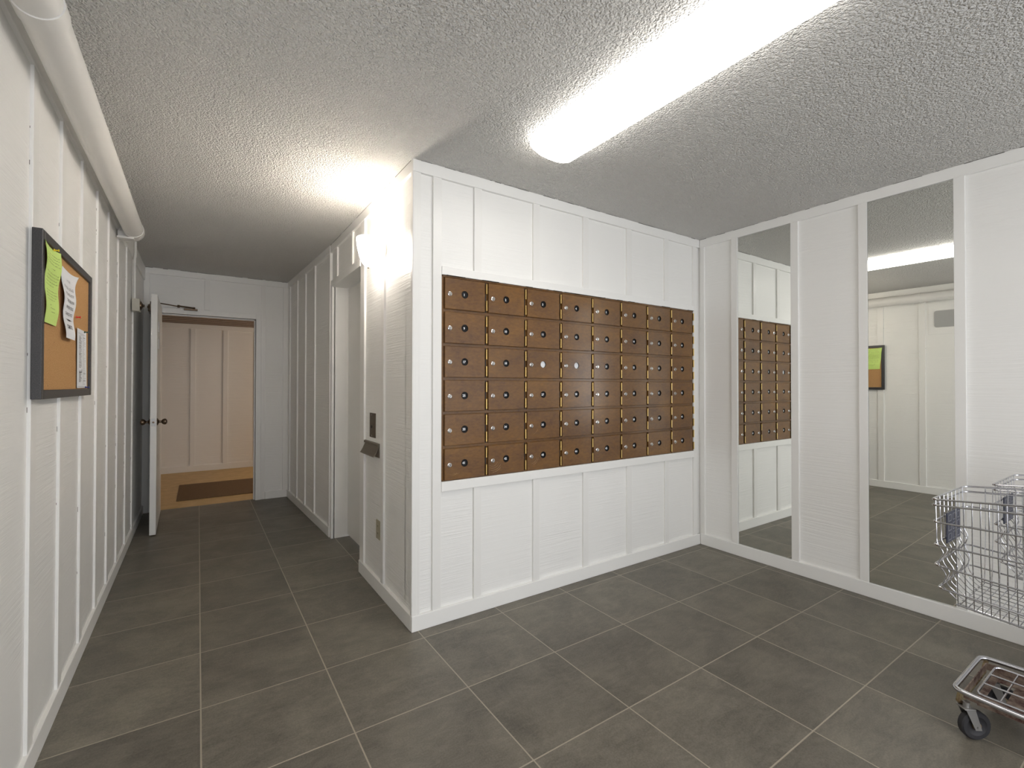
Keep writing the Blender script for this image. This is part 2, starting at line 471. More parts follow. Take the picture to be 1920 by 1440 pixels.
bm = bmesh.new(); box(bm, XC-0.003, XC+0.03, OY1+0.051, 4.118, 0, 2.377, 0, 0.002)
obj('trim_9', bm, m_trim, kind='structure')

# ------------------------------------------------------------------ end wall with door opening
DX0, DX1, DZ = -0.345, 0.527, 1.995
ye = YE+PD
bm = bmesh.new()
box(bm, XL-PD-0.1, DX0, ye, ye+0.11, 0, H); box(bm, DX1, 1.05, ye, ye+0.11, 0, H); box(bm, DX0, DX1, ye, ye+0.11, DZ, H)
box(bm, 0.050, 0.100, YE+BD, ye+0.01, 2.055, 2.385, 1, 0.0015)
box(bm, 0.578, 0.623, YE+BD, ye+0.01, 0.0, 2.385, 1, 0.0015)
box(bm, XL-0.01, XL+0.035, YE+BD, ye+0.01, 0.0, 2.385, 1, 0.0015)
box(bm, 0.800, 0.86, YE+BD, ye+0.01, 0.08, 2.385, 1, 0.0015)
obj('wall_end', bm, [m_panel, m_batten], kind='structure')
bm = bmesh.new(); box(bm, XL, 0.85, YE, ye+0.005, 2.377, H, 0, 0.002)
obj('trim_10', bm, m_trim, kind='structure')
bm = bmesh.new(); box(bm, 0.624, 0.846, YE, ye+0.005, 0, 0.081, 0, 0.002)
obj('baseboard_end', bm, m_trim, kind='structure')
bm = bmesh.new()     # door frame: casing face plus stop
for (a, b2, z0, z1) in ((DX0-0.05, DX0, 0, DZ+0.052), (DX1, DX1+0.05, 0, DZ+0.052), (DX0, DX1, DZ, DZ+0.052)):
    box(bm, a, b2, YE-0.004, ye+0.115, z0, z1, 0, 0.003)
box(bm, DX1-0.014, DX1+0.002, YE+0.045, YE+0.085, 0, DZ, 0, 0.001)
box(bm, DX0-0.002, DX0+0.014, YE+0.045, YE+0.085, 0, DZ, 0, 0.001)
box(bm, DX0, DX1, YE+0.045, YE+0.085, DZ-0.014, DZ+0.002, 0, 0.001)
obj('trim_11', bm, m_trim, kind='structure')

# the open door, hinged on the left jamb
rz = math.atan2(0.913, -0.0165)           # door runs along +y, leaning a hair to the left
d1 = empty('door_1', (-0.3085, 4.934, 0), 0.018, kind='structure')
bm = bmesh.new(); box(bm, -0.024, 0.020, 0, 0.915, 0.012, 2.033, 0, 0.0015)
obj('door_leaf', bm, m_doorw, d1)
for sgn, nm in ((1, 'door_knob'), (-1, 'door_knob')):
    bm = bmesh.new()
    x0 = 0.020 if sgn > 0 else -0.024
    lathe(bm, [(0.0, 0.0), (0.031, 0.0), (0.031, 0.004), (0.022, 0.010), (0.010, 0.016), (0.009, 0.030), (0.020, 0.038),
               (0.026, 0.050), (0.024, 0.062), (0.012, 0.070), (0.0, 0.071)], 24, facing((x0, 0.062, 0.955), (sgn, 0, 0)))
    obj(nm, bm, m_bronze, d1, smooth=True)
bm = bmesh.new(); box(bm, -0.014, 0.012, -0.0025, 0.001, 0.925, 0.985, 0, 0.0004)
lathe(bm, [(0, 0), (0.008, 0), (0.008, 0.008), (0, 0.009)], 12, facing((-0.001, -0.0025, 0.955), (0, -1, 0)), 1)
obj('latch_plate', bm, [m_steel, m_bronze], d1)
for z0, z1 in ((1.735, 1.825), (1.585, 1.675)):
    bm = bmesh.new(); box(bm, 0.020, 0.0225, 0.19, 0.37, z0, z1, 0, 0.0004)
    obj('door_plate', bm, m_white, d1)
# closer: body on the door's wall side, arm reaching over to the head
bm = bmesh.new(); box(bm, -0.075, -0.024, 0.56, 0.82, 1.955, 2.02, 0, 0.006)
cl = obj('door_closer', bm, m_bronze, d1)
bm = bmesh.new()
tube(bm, [(-0.05, 0.60, 2.015), (-0.05, 0.60, 2.052)], 0.011, 10)
tube(bm, [(-0.05, 0.60, 2.050), (0.155, 0.83, 2.058)], 0.0055, 8)
tube(bm, [(0.155, 0.83, 2.045), (0.155, 0.83, 2.072)], 0.011, 10)
tube(bm, [(0.155, 0.83, 2.062), (0.285, 0.875, 2.058)], 0.008, 8)
box(bm, 0.20, 0.315, 0.875, 0.925, 2.034, 2.050, 0, 0.003)
tube(bm, [(0.285, 0.885, 2.04), (0.285, 0.885, 2.068)], 0.010, 10)
obj('closer_arm', bm, m_bronze, cl)

# magnetic holder on the left wall, fed by a conduit
t_ = empty('door_holder', (XL-BD, 4.87, 1.867), label='cream metal door holder box on the left wall with a round magnet', cat='door holder')
bm = bmesh.new(); box(bm, 0.0, 0.050, -0.045, 0.045, 0.0, 0.100, 0, 0.003)
obj('box', bm, m_boxw, t_)
bm = bmesh.new()
lathe(bm, [(0, 0), (0.036, 0.0), (0.034, 0.008), (0.018, 0.016), (0.011, 0.020), (0.011, 0.028), (0, 0.030)], 20, facing((0.050, 0.0, 0.05), (1, 0, 0)))
obj('magnet', bm, m_bronze, t_, smooth=True)
bm = bmesh.new()
lathe(bm, [(0, 0), (0.034, 0.0), (0.032, 0.006), (0.012, 0.014), (0.009, 0.022), (0, 0.024)], 20, facing((-0.024, -0.020, 1.917), (-1, 0, 0)))
obj('catch_plate', bm, m_bronze, d1, smooth=True)
bm = bmesh.new(); tube(bm, [(XL+0.008, 4.87, 1.967), (XL+0.008, 4.87, 2.30), (XL+0.012, 4.87, 2.318), (XL+0.012, 4.87, 2.439)], 0.009, 10)
finish(obj('conduit', bm, m_pipe, smooth=True), 'thin white conduit rising from the door holder to the ceiling', 'conduit')

# ------------------------------------------------------------------ corridor past the door
bm = bmesh.new()
box(bm, -2.4, 4.6, 8.318, 8.45, 0, 2.17)
for a, b2 in ((-0.502, -0.440), (-0.097, -0.035), (0.311, 0.373), (0.725, 0.787), (1.135, 1.197), (1.55, 1.61), (1.96, 2.02), (-0.91, -0.85)):
    box(bm, a, b2, 8.303, 8.32, 0.08, 2.11, 1, 0.0015)
box(bm, -2.45, -2.35, 5.99, 8.45, 0, 2.17); box(bm, 4.55, 4.65, 5.99, 8.45, 0, 2.17)
box(bm, -2.4, XL-PD-0.1, 5.878, 5.988, 0, 2.3); box(bm, 1.05, 4.6, 5.878, 5.988, 0, 2.3)
obj('wall_corridor', bm, [m_panel, m_batten], kind='structure')
bm = bmesh.new(); box(bm, -2.35, 4.55, 8.300, 8.32, 2.095, 2.164, 0, 0.002)
obj('trim_12', bm, m_trim, kind='structure')
bm = bmesh.new(); box(bm, -2.35, 4.55, 8.300, 8.32, 0, 0.089, 0, 0.002)
obj('baseboard_corridor', bm, m_trim, kind='structure')
bm = bmesh.new(); box(bm, -0.19, 1.55, 6.265, 7.23, 0.0, 0.010, 0, 0.003)
finish(obj('floor_mat', bm, m_rug), 'dark brown floor mat on the tan floor past the open door', 'mat')
cl2 = empty('added_corridor_light', (2.2, 7.1, 2.164), label='unseen round ceiling lamp added to light the corridor past the open door', cat='ceiling light')  # lamp out of view, added for the warm light from the right
bm = bmesh.new(); lathe(bm, [(0, 0), (0.14, 0), (0.14, -0.02), (0, -0.02)], 28)
obj('rim', bm, m_pipe, cl2)
bm = bmesh.new(); lathe(bm, [(0.125, -0.02), (0.115, -0.05), (0.08, -0.075), (0, -0.085)], 28)
obj('lamp_shade', bm, m_corrlamp, cl2, smooth=True)
ld = bpy.data.lights.new('added_corridor_bulb', 'POINT'); ld.energy = P_CORR; ld.color = (1.0, 0.86, 0.72); ld.shadow_soft_size = 0.08
lo = bpy.data.objects.new('added_corridor_bulb', ld); link(lo); lo.parent = cl2; lo.location = (0, 0, -0.16)

# ------------------------------------------------------------------ right wall with two mirrors
xr = XR+PD
bm = bmesh.new()
box(bm, xr, xr+0.12, YB-0.1, YM+PD+0.12, 0, H)
for a, b2 in ((2.245, 2.281), (1.969, 2.017), (1.540, 1.588), (1.147, 1.194), (0.713, 0.758), (0.31, 0.36), (-0.10, -0.05), (-0.51, -0.46),
              (-0.92, -0.87), (-1.33, -1.28), (-1.74, -1.69), (-2.15, -2.10)):
    box(bm, XR+BD-0.003, xr+0.01, a, b2, 0.08, 2.385, 1, 0.0015)
obj('wall_right', bm, [m_panel, m_batten], kind='structure')
bm = bmesh.new(); box(bm, XR, xr+0.005, YB, YM-0.001, 2.377, H, 0, 0.002)
obj('trim_13', bm, m_trim, kind='structure')
bm = bmesh.new(); box(bm, XR-0.001, xr+0.005, YB, YM-0.0015, 0, 0.087, 0, 0.003)
obj('baseboard_right', bm, m_trim, kind='structure')

def mirror(name, y0, y1, z0, z1, rz, label):
    yc = (y0+y1)/2
    e = empty(name, (XR+0.0105, yc, 0), rz, label=label, cat='mirror', group='tall mirrors on the right wall')
    w = (y1-y0)/2-0.0015
    bm = bmesh.new()
    f = bm.faces.new([bm.verts.new(p) for p in ((0, -w, z0), (0, w, z0), (0, w, z1), (0, -w, z1))])
    obj('glass', bm, m_mirror, e)
    bm = bmesh.new(); box(bm, 0.0004, 0.005, -w, w, z0, z1)
    obj('backing', bm, m_medge, e)
    return e
MR1, MR2 = 0.0, 0.020
mirror('wall_mirror', 1.588, 1.969, 0.089, 2.375, MR1, 'tall narrow mirror nearest the corner, reflecting the brown mailboxes')
mirror('wall_mirror', 0.758, 1.147, 0.089, 2.375, MR2, 'tall wall mirror behind the shopping carts, reflecting the ceiling light')

# ------------------------------------------------------------------ wall behind the camera; unseen glazed entry invented to bring in the inferred daylight
bm = bmesh.new()
GX0, GX1, GZ1 = -0.33, 2.85, 2.15
box(bm, -0.62, GX0, YB-0.12, YB, 0, H); box(bm, GX1, 3.55, YB-0.12, YB, 0, H); box(bm, GX0, GX1, YB-0.12, YB, GZ1, H)
obj('wall_rear', bm, [m_panel, m_batten], kind='structure')
wn_ = empty('window_1', (0, 0, 0), kind='structure')
bm = bmesh.new()
for x in (GX0, (GX0+GX1)/2-0.03, GX1-0.06): box(bm, x, x+0.06, YB-0.10, YB-0.04, 0, GZ1, 0, 0.003)
box(bm, GX0, GX1, YB-0.10, YB-0.04, 0, 0.12); box(bm, GX0, GX1, YB-0.10, YB-0.04, GZ1-0.07, GZ1)
obj('window_frame', bm, m_steel, wn_)
pl = bpy.data.lights.new('daylight_portal', 'AREA'); pl.shape = 'RECTANGLE'; pl.size = GX1-GX0; pl.size_y = GZ1
pl.cycles.is_portal = True
po = bpy.data.objects.new('daylight_portal', pl); link(po)
po.location = ((GX0+GX1)/2, YB-0.14, GZ1/2); po.rotation_euler = (PI/2, 0, 0)

rc = random.Random(21)
def cracks(parent, fn, a0, a1, dens=0.5, th=0.0022):
    bm = bmesh.new(); a = a0
    while a < a1:
        l = rc.uniform(0.012, 0.09)
        if rc.random() < dens: fn(bm, a, min(a+l, a1), th*rc.uniform(0.5, 1.3))
        a += l
    o = obj('caulk_gap', bm, m_caulk, parent); return o
T = {o.name: o for o in bpy.data.objects}
cracks(T['trim_2'], lambda b, a, c, h: box(b, a, c, YM-0.0008, YM+0.003, H-h, H-0.0001), XC+0.02, XR, 0.6)
cracks(T['trim_13'], lambda b, a, c, h: box(b, XR-0.0008, XR+0.003, a, c, H-h, H-0.0001), YB, YM, 0.55)
cracks(T['trim_5'], lambda b, a, c, h: box(b, XC-0.0008, XC+0.003, a, c, H-h, H-0.0001), 2.31, 4.09, 0.6)
cracks(T['trim_10'], lambda b, a, c, h: box(b, a, c, YE-0.0008, YE+0.003, H-h*1.6, H-0.0001), XL, 0.84, 0.75)
cracks(T['trim_3'], lambda b, a, c, h: box(b, a, c, YM+0.0005, YM+0.006, BZ1-0.001, BZ1+h*0.7), BX0, BX1, 0.5)
for yy in LB[8:]:
    cracks(T['wall_left'], lambda b, a, c, h: box(b, XL-PL-0.001, XL-PL+0.0012, yy-0.0318, yy-0.0306, a, a+(c-a)*0.25), 0.1, 2.25, 0.14)

# ------------------------------------------------------------------ ceiling fixture
FX0, FX1, FY0, FY1 = 1.293, 1.557, 0.555, 1.777
ft = empty('fluorescent_ceiling_light', ((FX0+FX1)/2, (FY0+FY1)/2, H), label='long white fluorescent ceiling light with a wraparound diffuser, switched on', cat='ceiling light')
ly0, ly1 = FY0-(FY0+FY1)/2, FY1-(FY0+FY1)/2
bm = bmesh.new(); box(bm, -0.122, 0.122, ly0+0.004, ly1-0.004, -0.016, 0.0, 0, 0.001)
obj('housing', bm, m_trim, ft)
prof = [(-0.132, -0.014), (-0.132, -0.040), (-0.112, -0.056), (-0.070, -0.071), (-0.025, -0.077), (0.025, -0.077), (0.070, -0.071), (0.112, -0.056), (0.132, -0.040), (0.132, -0.014)]
bm = bmesh.new(); prism(bm, prof, 'y', ly0, ly1)
obj('diffuser', bm, m_diff, ft)

fill_ft = empty('fluorescent_ceiling_light', ((FX0+FX1)/2, -1.35, H), label='unseen fluorescent ceiling light added as fill, nearer the glazed entry', cat='ceiling light')  # invented copy of the fixture, out of view, for fill light
for ch in list(ft.children):
    q = ch.copy(); link(q); q.parent = fill_ft

# ------------------------------------------------------------------ sconce
sc = empty('wall_sconce', (XC+BD, 2.775, 2.08), label='lit frosted glass wall sconce beside the recessed door', cat='wall lamp')
bm = bmesh.new()
lathe(bm, [(0, 0), (0.055, 0.0), (0.055, 0.008), (0.045, 0.016), (0.0, 0.018)], 28, facing((0.0, 0, 0.0), (-1, 0, 0)))
obj('wall_plate', bm, m_pipe, sc, smooth=True)
bm = bmesh.new(); tube(bm, [(-0.015, 0, -0.005), (-0.04, 0, -0.005), (-0.05, 0, 0.02), (-0.085, 0, 0.03)], 0.008, 10)
obj('arm', bm, m_pipe, sc, smooth=True)
bm = bmesh.new()
Ms = Matrix.Translation((-0.085, 0.0, -0.112))
outer = [(0.004, 0.0), (0.020, 0.006), (0.034, 0.022), (0.046, 0.048), (0.057, 0.085), (0.065, 0.125), (0.068, 0.150), (0.068, 0.170)]
inner = [(r-0.004 if r > 0.01 else 0.001, h+0.003) for r, h in outer[::-1]]
lathe(bm, outer+inner, 32, Ms)
obj('lamp_shade', bm, m_shade, sc, smooth=True)
bm = bmesh.new(); lathe(bm, [(0, -0.008), (0.004, -0.006), (0.006, 0.0), (0.003, 0.004), (0, 0.005)], 12, Ms)
obj('finial', bm, m_bronze, sc, smooth=True)
ld = bpy.data.lights.new('sconce_bulb', 'POINT'); ld.energy = P_SCONCE; ld.color = (1.0, 0.90, 0.79); ld.shadow_soft_size = 0.03
lo = bpy.data.objects.new('sconce_bulb', ld); link(lo); lo.parent = sc; lo.location = (-0.085, 0, 0.078)

# ------------------------------------------------------------------ plates on the block's hall side
pt = empty('intercom_plate', (XC+PD, 2.985, 1.012), label='tall narrow brown metal plate above the mail slot', cat='wall plate')
bm = bmesh.new(); box(bm, -0.006, 0.0, -0.056, 0.056, -0.078, 0.078, 0, 0.002)
obj('plate', bm, m_plate, pt)
for z in (-0.066, 0.066):
    bm = bmesh.new(); lathe(bm, [(0, 0), (0.004, 0), (0.003, 0.002), (0, 0.0022)], 10, facing((-0.006, 0.01, z), (-1, 0, 0)))
    obj('screw', bm, m_steel, pt)
bm = bmesh.new(); lathe(bm, [(0, 0), (0.010, 0), (0.010, 0.003), (0, 0.003)], 14, facing((-0.006, 0.01, -0.01), (-1, 0, 0)))
obj('button', bm, m_dark, pt)
ms = empty('mail_slot', (XC+PD, 3.0, 0.862), label='grey metal mail slot with its flap ajar below the brown plate', cat='mail slot')
bm = bmesh.new(); box(bm, -0.005, 0.0, -0.148, 0.148, -0.044, 0.044, 0, 0.0015)
box(bm, -0.012, -0.004, -0.148, 0.148, 0.026, 0.042, 0, 0.002)
obj('plate', bm, m_slot, ms)
bm = bmesh.new()
cur = [(-0.006, 0.026), (-0.013, 0.010), (-0.022, -0.010), (-0.034, -0.030), (-0.040, -0.036), (-0.037, -0.038), (-0.031, -0.033), (-0.018, -0.010), (-0.009, 0.010), (-0.004, 0.026)]
prism(bm, cur, 'y', -0.140, 0.140)
obj('flap', bm, m_slot, ms)
ou = empty('power_outlet', (XC+PD, 2.870, 0.375), label='ivory power outlet low on the wall beside the block corner', cat='power outlet')
bm = bmesh.new(); box(bm, -0.005, 0.0, -0.036, 0.036, -0.058, 0.058, 0, 0.0015)
obj('plate', bm, m_ivory, ou)
for z in (-0.022, 0.022):
    bm = bmesh.new(); box(bm, -0.0065, -0.004, -0.016, 0.016, z-0.013, z+0.013, 0, 0.001)
    for dy in (-0.006, 0.006): box(bm, -0.0072, -0.006, dy-0.001, dy+0.001, z-0.004, z+0.006, 1)
    obj('socket', bm, [m_ivory, m_dark], ou)

# ------------------------------------------------------------------ mailboxes
bank = empty('mailbox_bank', (BX0, YM, BZ0), label='brown bank of 48 numbered mailboxes built into the white wall', cat='mailboxes')
bm = bmesh.new()
WX, WZ = BX1-BX0, BZ1-BZ0
box(bm, 0.001, WX-0.001, 0.016, 0.14, 0.001, WZ-0.001)
box(bm, 0.001, WX-0.001, 0.009, 0.02, WZ-0.009, WZ-0.001, 0, 0.001)
box(bm, 0.001, WX-0.001, 0.009, 0.02, 0.001, 0.007, 0, 0.001)
box(bm, 0.001, 0.009, 0.009, 0.02, 0.001, WZ-0.001, 0, 0.001)
# dark gap round the body
obj('cabinet', bm, m_box, bank)
PX, PZ = 0.2726, 0.185
HX0 = 1.356-BX0                       # first hinge pin
DW, DHt = 0.250, 0.169
def door_bm(scr=None):
    bm = bmesh.new()
    hc, hz_, hr, b_w = 0.120, DHt/2+0.001, 0.0205, 0.0022
    angs = [2*PI*k/32 for k in range(32)]
    for X_, Z_ in ((b_w, b_w), (DW-b_w, b_w), (DW-b_w, DHt-b_w), (b_w, DHt-b_w)):
        angs.append(math.atan2(Z_-hz_, X_-hc) % (2*PI))
    angs.sort()
    def rim(a, x0, x1, z0, z1):
        c, q = math.cos(a), math.sin(a); ts = []
        if abs(c) > 1e-9: ts.append(((x1 if c > 0 else x0)-hc)/c)
        if abs(q) > 1e-9: ts.append(((z1 if q > 0 else z0)-hz_)/q)
        tt = min(ts); return hc+c*tt, hz_+q*tt
    loops = []
    loops.append([bm.verts.new((hc+hr*math.cos(a), 0.0085, hz_+hr*math.sin(a))) for a in angs])
    loops.append([bm.verts.new((hc+hr*math.cos(a), 0.0, hz_+hr*math.sin(a))) for a in angs])
    front = [rim(a, b_w, DW-b_w, b_w, DHt-b_w) for a in angs]
    def out(p):
        sx_ = DW/(DW-2*b_w); sz_ = DHt/(DHt-2*b_w)
        return DW/2+(p[0]-DW/2)*sx_, DHt/2+(p[1]-DHt/2)*sz_
    loops.append([bm.verts.new((p[0], 0.0, p[1])) for p in front])
    loops.append([bm.verts.new((out(p)[0], b_w, out(p)[1])) for p in front])
    loops.append([bm.verts.new((out(p)[0], 0.012, out(p)[1])) for p in front])
    for li, (A, B) in enumerate(zip(loops, loops[1:])):
        for k in range(len(angs)):
            f = bm.faces.new((A[k], A[(k+1) % len(angs)], B[(k+1) % len(angs)], B[k])); f.material_index = 2 if li == 0 else 0
    if scr:
        for (cx_, cz_, r_, a0, a1) in scr:
            tube(bm, [(cx_+r_*math.cos(a0+(a1-a0)*k/10), -0.0001, cz_+r_*math.sin(a0+(a1-a0)*k/10)) for k in range(11)], 0.0006, 4, 1)
    return bm
def mesh_of(name, bm, mats, smooth=False):
    o = obj(name, bm, mats, smooth=smooth); me = o.data
    bpy.data.objects.remove(o); return me
scr_sets = {42: [(0.03, 0.085, 0.035, -2.2, -0.4), (0.03, 0.085, 0.047, -2.0, -0.5), (0.03, 0.085, 0.060, -1.8, -0.5), (0.03, 0.085, 0.07, -1.6, -0.7)],
            43: [(0.03, 0.085, 0.045, -1.5, -0.2), (0.03, 0.085, 0.055, -1.3, -0.2)], 2: [(0.03, 0.085, 0.03, -2.4, -1.0), (0.05, 0.05, 0.03, -1.7, -0.6)],
            35: [(0.03, 0.085, 0.055, -1.3, -0.5)], 4: [(0.03, 0.085, 0.05, -2.0, -1.0)], 41: [(0.05, 0.06, 0.035, -2.2, -0.8), (0.07, 0.06, 0.03, -2.2, -0.8)],
            30: [(0.04, 0.09, 0.05, -1.8, -0.9)]}
me_door = mesh_of('door', door_bm(), [m_box, m_scr, m_black])
bm = bmesh.new()
lathe(bm, [(0, 0), (0.0125, 0), (0.0125, 0.003), (0.009, 0.0045), (0.009, 0.009), (0.0075, 0.011), (0.0, 0.011)], 20, facing((0, 0, 0), (0, -1, 0)))
box(bm, -0.0015, 0.0015, -0.0116, -0.0108, -0.005, 0.005, 1)
me_lock = mesh_of('lock', bm, [m_nickel, m_dark], True)
bm = bmesh.new()
for zc in (0,):
    tube(bm, [(0, 0, -0.028), (0, 0, -0.011)], 0.0042, 10); tube(bm, [(0, 0, -0.0105), (0, 0, 0.0105)], 0.0042, 10); tube(bm, [(0, 0, 0.011), (0, 0, 0.028)], 0.0042, 10)
    box(bm, -0.0065, 0.0075, 0.0045, 0.006, -0.029, 0.029, 1)
me_hinge = mesh_of('hinge', bm, [m_brass, m_dbrass], True)

rnd = random.Random(4)
for r in range(6):
    for c in range(8):
        num = r*8+c+1
        z0 = 1.85-PZ*r-DHt-BZ0
        xh = HX0+PX*c
        me = me_door if num not in scr_sets else mesh_of('door', door_bm(scr_sets[num]), [m_box, m_scr, m_black])
        d = bpy.data.objects.new('door', me); link(d); d.parent = bank
        d.location = (xh-0.008-DW, 0.002, z0)
        lk = bpy.data.objects.new('lock', me_lock); link(lk); lk.parent = d
        lk.location = (0.029, 0.0, DHt/2-0.003); lk.rotation_euler = (0, rnd.uniform(-0.4, 0.4), 0)
        bm = bmesh.new()
        Md = facing((0.120, 0, DHt/2+0.001), (0, -1, 0))
        # raised rim with a disc just inside it
        lathe(bm, [(0.0206, -0.0005), (0.0206, 0.0007), (0.0217, 0.0007), (0.0222, 0.0)], 28, Md, 2)
        blank = num in (19, 20)
        dep = 0.0075 if blank else 0.0040
        lathe(bm, [(0.0204, -dep), (0.0, -dep)], 28, Md, 3 if blank else 0)
        if not blank:
            add_text(bm, str(num), 0.0182, Md @ Matrix.Translation((-0.0015, -0.001, -0.0037)), 1, 0.0002, 0.0006)
        kw = {'label': 'blank white number window'} if blank else {}
        obj('number_disc', bm, [m_black, m_white, m_box, m_blank], d, **kw).location = (0, 0, 0)
        for hz in (DHt-0.037, 0.037):
            hg = bpy.data.objects.new('hinge', me_hinge); link(hg); hg.parent = d
            hg.location = (DW+0.0075, -0.004, hz)
# dark gap strips between the door edges and the next column, at the hinge line
bm = bmesh.new()
for r in range(6):
    z0 = 1.85-PZ*r-DHt-BZ0
    for c in range(8):
        xh = HX0+PX*c
        box(bm, xh-0.007, xh+0.006, 0.0135, 0.0165, z0, z0+DHt)
obj('hinge_gap', bm, m_dark, bank)

# ------------------------------------------------------------------ bulletin board and what is pinned to it
BYa, BYb, BZa, BZb = 2.105, 2.955, 1.220, 1.776
bx0 = XL-BD+0.0005
bb = empty('bulletin_board', (bx0, (BYa+BYb)/2, BZa), label='black framed cork bulletin board hanging on the left wall', cat='bulletin board')
hw, hh2, fw, fd = (BYb-BYa)/2, BZb-BZa, 0.030, 0.026
bm = bmesh.new()
box(bm, 0, fd, -hw, -hw+fw, 0, hh2, 0, 0.002); box(bm, 0, fd, hw-fw, hw, 0, hh2, 0, 0.002)
box(bm, 0, fd, -hw+fw, hw-fw, 0, fw, 0, 0.002); box(bm, 0, fd, -hw+fw, hw-fw, hh2-fw, hh2, 0, 0.002)
obj('frame', bm, m_frame, bb)
bm = bmesh.new(); box(bm, 0.002, 0.017, -hw+fw-0.002, hw-fw+0.002, fw-0.002, hh2-fw+0.002)
for yy, zz in ((-0.30, 0.045), (-0.05, 0.05), (-0.29, 0.17), (-0.14, 0.24), (-0.22, 0.20), (-0.12, 0.32)):
    lathe(bm, [(0, 0.0002), (0.002, 0.0002)], 8, facing((0.017, yy, zz), (1, 0, 0)), 1)
obj('cork_panel', bm, [m_cork, m_dark], bb)
XB = bx0+0.017      # cork face

def sheet(name, top, bot, z0, z1, mats, curl, marks, label, droop=0.0):
    """a hanging sheet; top/bot give its two edges in y, curl(u, v) its stand-off, u along +y, v up."""
    bm = bmesh.new(); nu, nv = 10, 24
    def P(u, v, o=0.0):
        a = bot[0]+(top[0]-bot[0])*v; b2 = bot[1]+(top[1]-bot[1])*v
        return Vector((XB+0.0008+curl(u, v)+o, a+(b2-a)*u, z0+(z1-z0)*v-droop*math.sin(PI*u)*v))
    w = (top[1]-top[0]+bot[1]-bot[0])/2; hgt = z1-z0
    for side in (0, 1):
        g = [[bm.verts.new(P(i/nu, j/nv, 0.0006*side)) for i in range(nu+1)] for j in range(nv+1)]
        for j in range(nv):
            for i in range(nu): bm.faces.new((g[j][i], g[j][i+1], g[j+1][i+1], g[j+1][i]))
    def bar(u0, u1, v0, v1, mi=1):
        n = max(1, int((u1-u0)*12)); lo, hi = [], []
        for k in range(n+1):
            u = u0+(u1-u0)*k/n
            lo.append(bm.verts.new(P(u, v0, 0.0013))); hi.append(bm.verts.new(P(u, v1, 0.0013)))
        for k in range(n):
            f = bm.faces.new((lo[k], lo[k+1], hi[k+1], hi[k])); f.material_index = mi
    def text(txt, uc, vc, size, mi=1, off=0.0):
        t0 = bmesh.new(); add_text(t0, txt, size, Matrix.Identity(4), mi, 0.0, off)
        t0.verts.index_update(); mp = {}
        for v in t0.verts:      # reader stands in the hall: reader's right is +y
            mp[v.index] = bm.verts.new(P(min(max(uc+v.co.x/w, 0), 1), min(max(vc+v.co.y/hgt, 0), 1), 0.0013))
        for f in t0.faces:
            try:
                nf = bm.faces.new([mp[v.index] for v in f.verts]); nf.material_index = mi
            except ValueError: pass
        t0.free()
    marks(bar, text)
    return finish(obj(name, bm, mats), label, 'paper')

def hand_lines(bar, text):
    rr = random.Random(7)
    rows = [(0.90, .20, .90), (0.86, .14, .86), (0.82, .14, .84), (0.78, .12, .88), (0.72, .40, .62),
            (0.66, .14, .84), (0.62, .18, .90), (0.58, .14, .86), (0.54, .14, .86), (0.50, .16, .70),
            (0.43, .16, .84), (0.39, .14, .88), (0.35, .14, .84), (0.31, .18, .70), (0.24, .30, .42), (0.20, .34, .62), (0.155, .42, .60)]
    for v, a, b2 in rows:
        u = a
        while u < b2:
            w = rr.uniform(0.04, 0.12); uu = u
            while uu < u+w:          # short pen strokes of handwriting
                l = rr.uniform(0.008, 0.022); dv = rr.uniform(-0.003, 0.004)
                bar(uu, uu+l, v+dv, v+dv+rr.uniform(0.003, 0.010)); uu += l+0.005
            u += w+0.03
def white_marks(bar, text):
    text('I. M. MAIL', 0.45, 0.875, 0.012, 2)
    for k, tx in enumerate(('IF YOU LIVE-AGE', 'PLEASE NOTIFY', 'THE MAILMAN', 'WHEN YOU\'LL', 'CHANGE/WEEK')):
        text(tx, 0.50, 0.765-k*0.098, 0.0175, 1, 0.0)
    bar(0.22, 0.80, 0.285, 0.292); bar(0.36, 0.66, 0.275, 0.300)
    text('COME TO.', 0.5, 0.18, 0.0215, 1, 0.0005)
def form_marks(bar, text):
    rr = random.Random(3)
    bar(0.10, 0.88, 0.925, 0.930, 2); bar(0.25, 0.75, 0.905, 0.909, 2)
    for v in [0.88-0.0165*k for k in range(48)]:
        if 0.30 < v < 0.345 or v < 0.10: continue
        e = rr.uniform(0.34, 0.47)
        bar(0.17, e, v, v+0.0075, 1 if v < 0.3 or rr.random() < 0.25 else 2)
    for v in [0.84-0.021*k for k in range(38)]:
        bar(0.54, rr.uniform(0.66, 0.90), v, v+0.004, 2)
    for v in (0.87, 0.25, 0.12): bar(0.60, 0.84, v, v+0.009, 1)
    bar(0.44, 0.47, 0.265, 0.325); bar(0.20, 0.47, 0.262, 0.272)
    bar(0.10, 0.75, 0.02, 0.026, 2)

sheet('green_note', (2.125, 2.335), (2.150, 2.305), 1.477, 1.746, [m_green, m_gink], lambda u, v: 0.003+0.006*(abs(u-0.5)*2)**2*v+0.006*math.sin(v*5.5+0.4)**2,
      hand_lines, 'lime green handwritten note pinned at the near upper corner of the board', 0.006)
sheet('white_notice', (2.372, 2.600), (2.400, 2.548), 1.446, 1.710, [m_paper, m_ink, m_inkg], lambda u, v: 0.003+0.007*math.sin(v*6.0+1.2)**2+0.010*u*(v**6)+0.006*(1-v),
      white_marks, 'white notice in large black capitals pinned between the green note and a lone red pin', 0.010)
sheet('white_form', (2.655, 2.862), (2.675, 2.885), 1.254, 1.508, [m_paper, m_ink, m_inkg], lambda u, v: 0.002+0.003*(1-u)*v, form_marks,
      'white printed form in two columns at the far lower corner of the board')

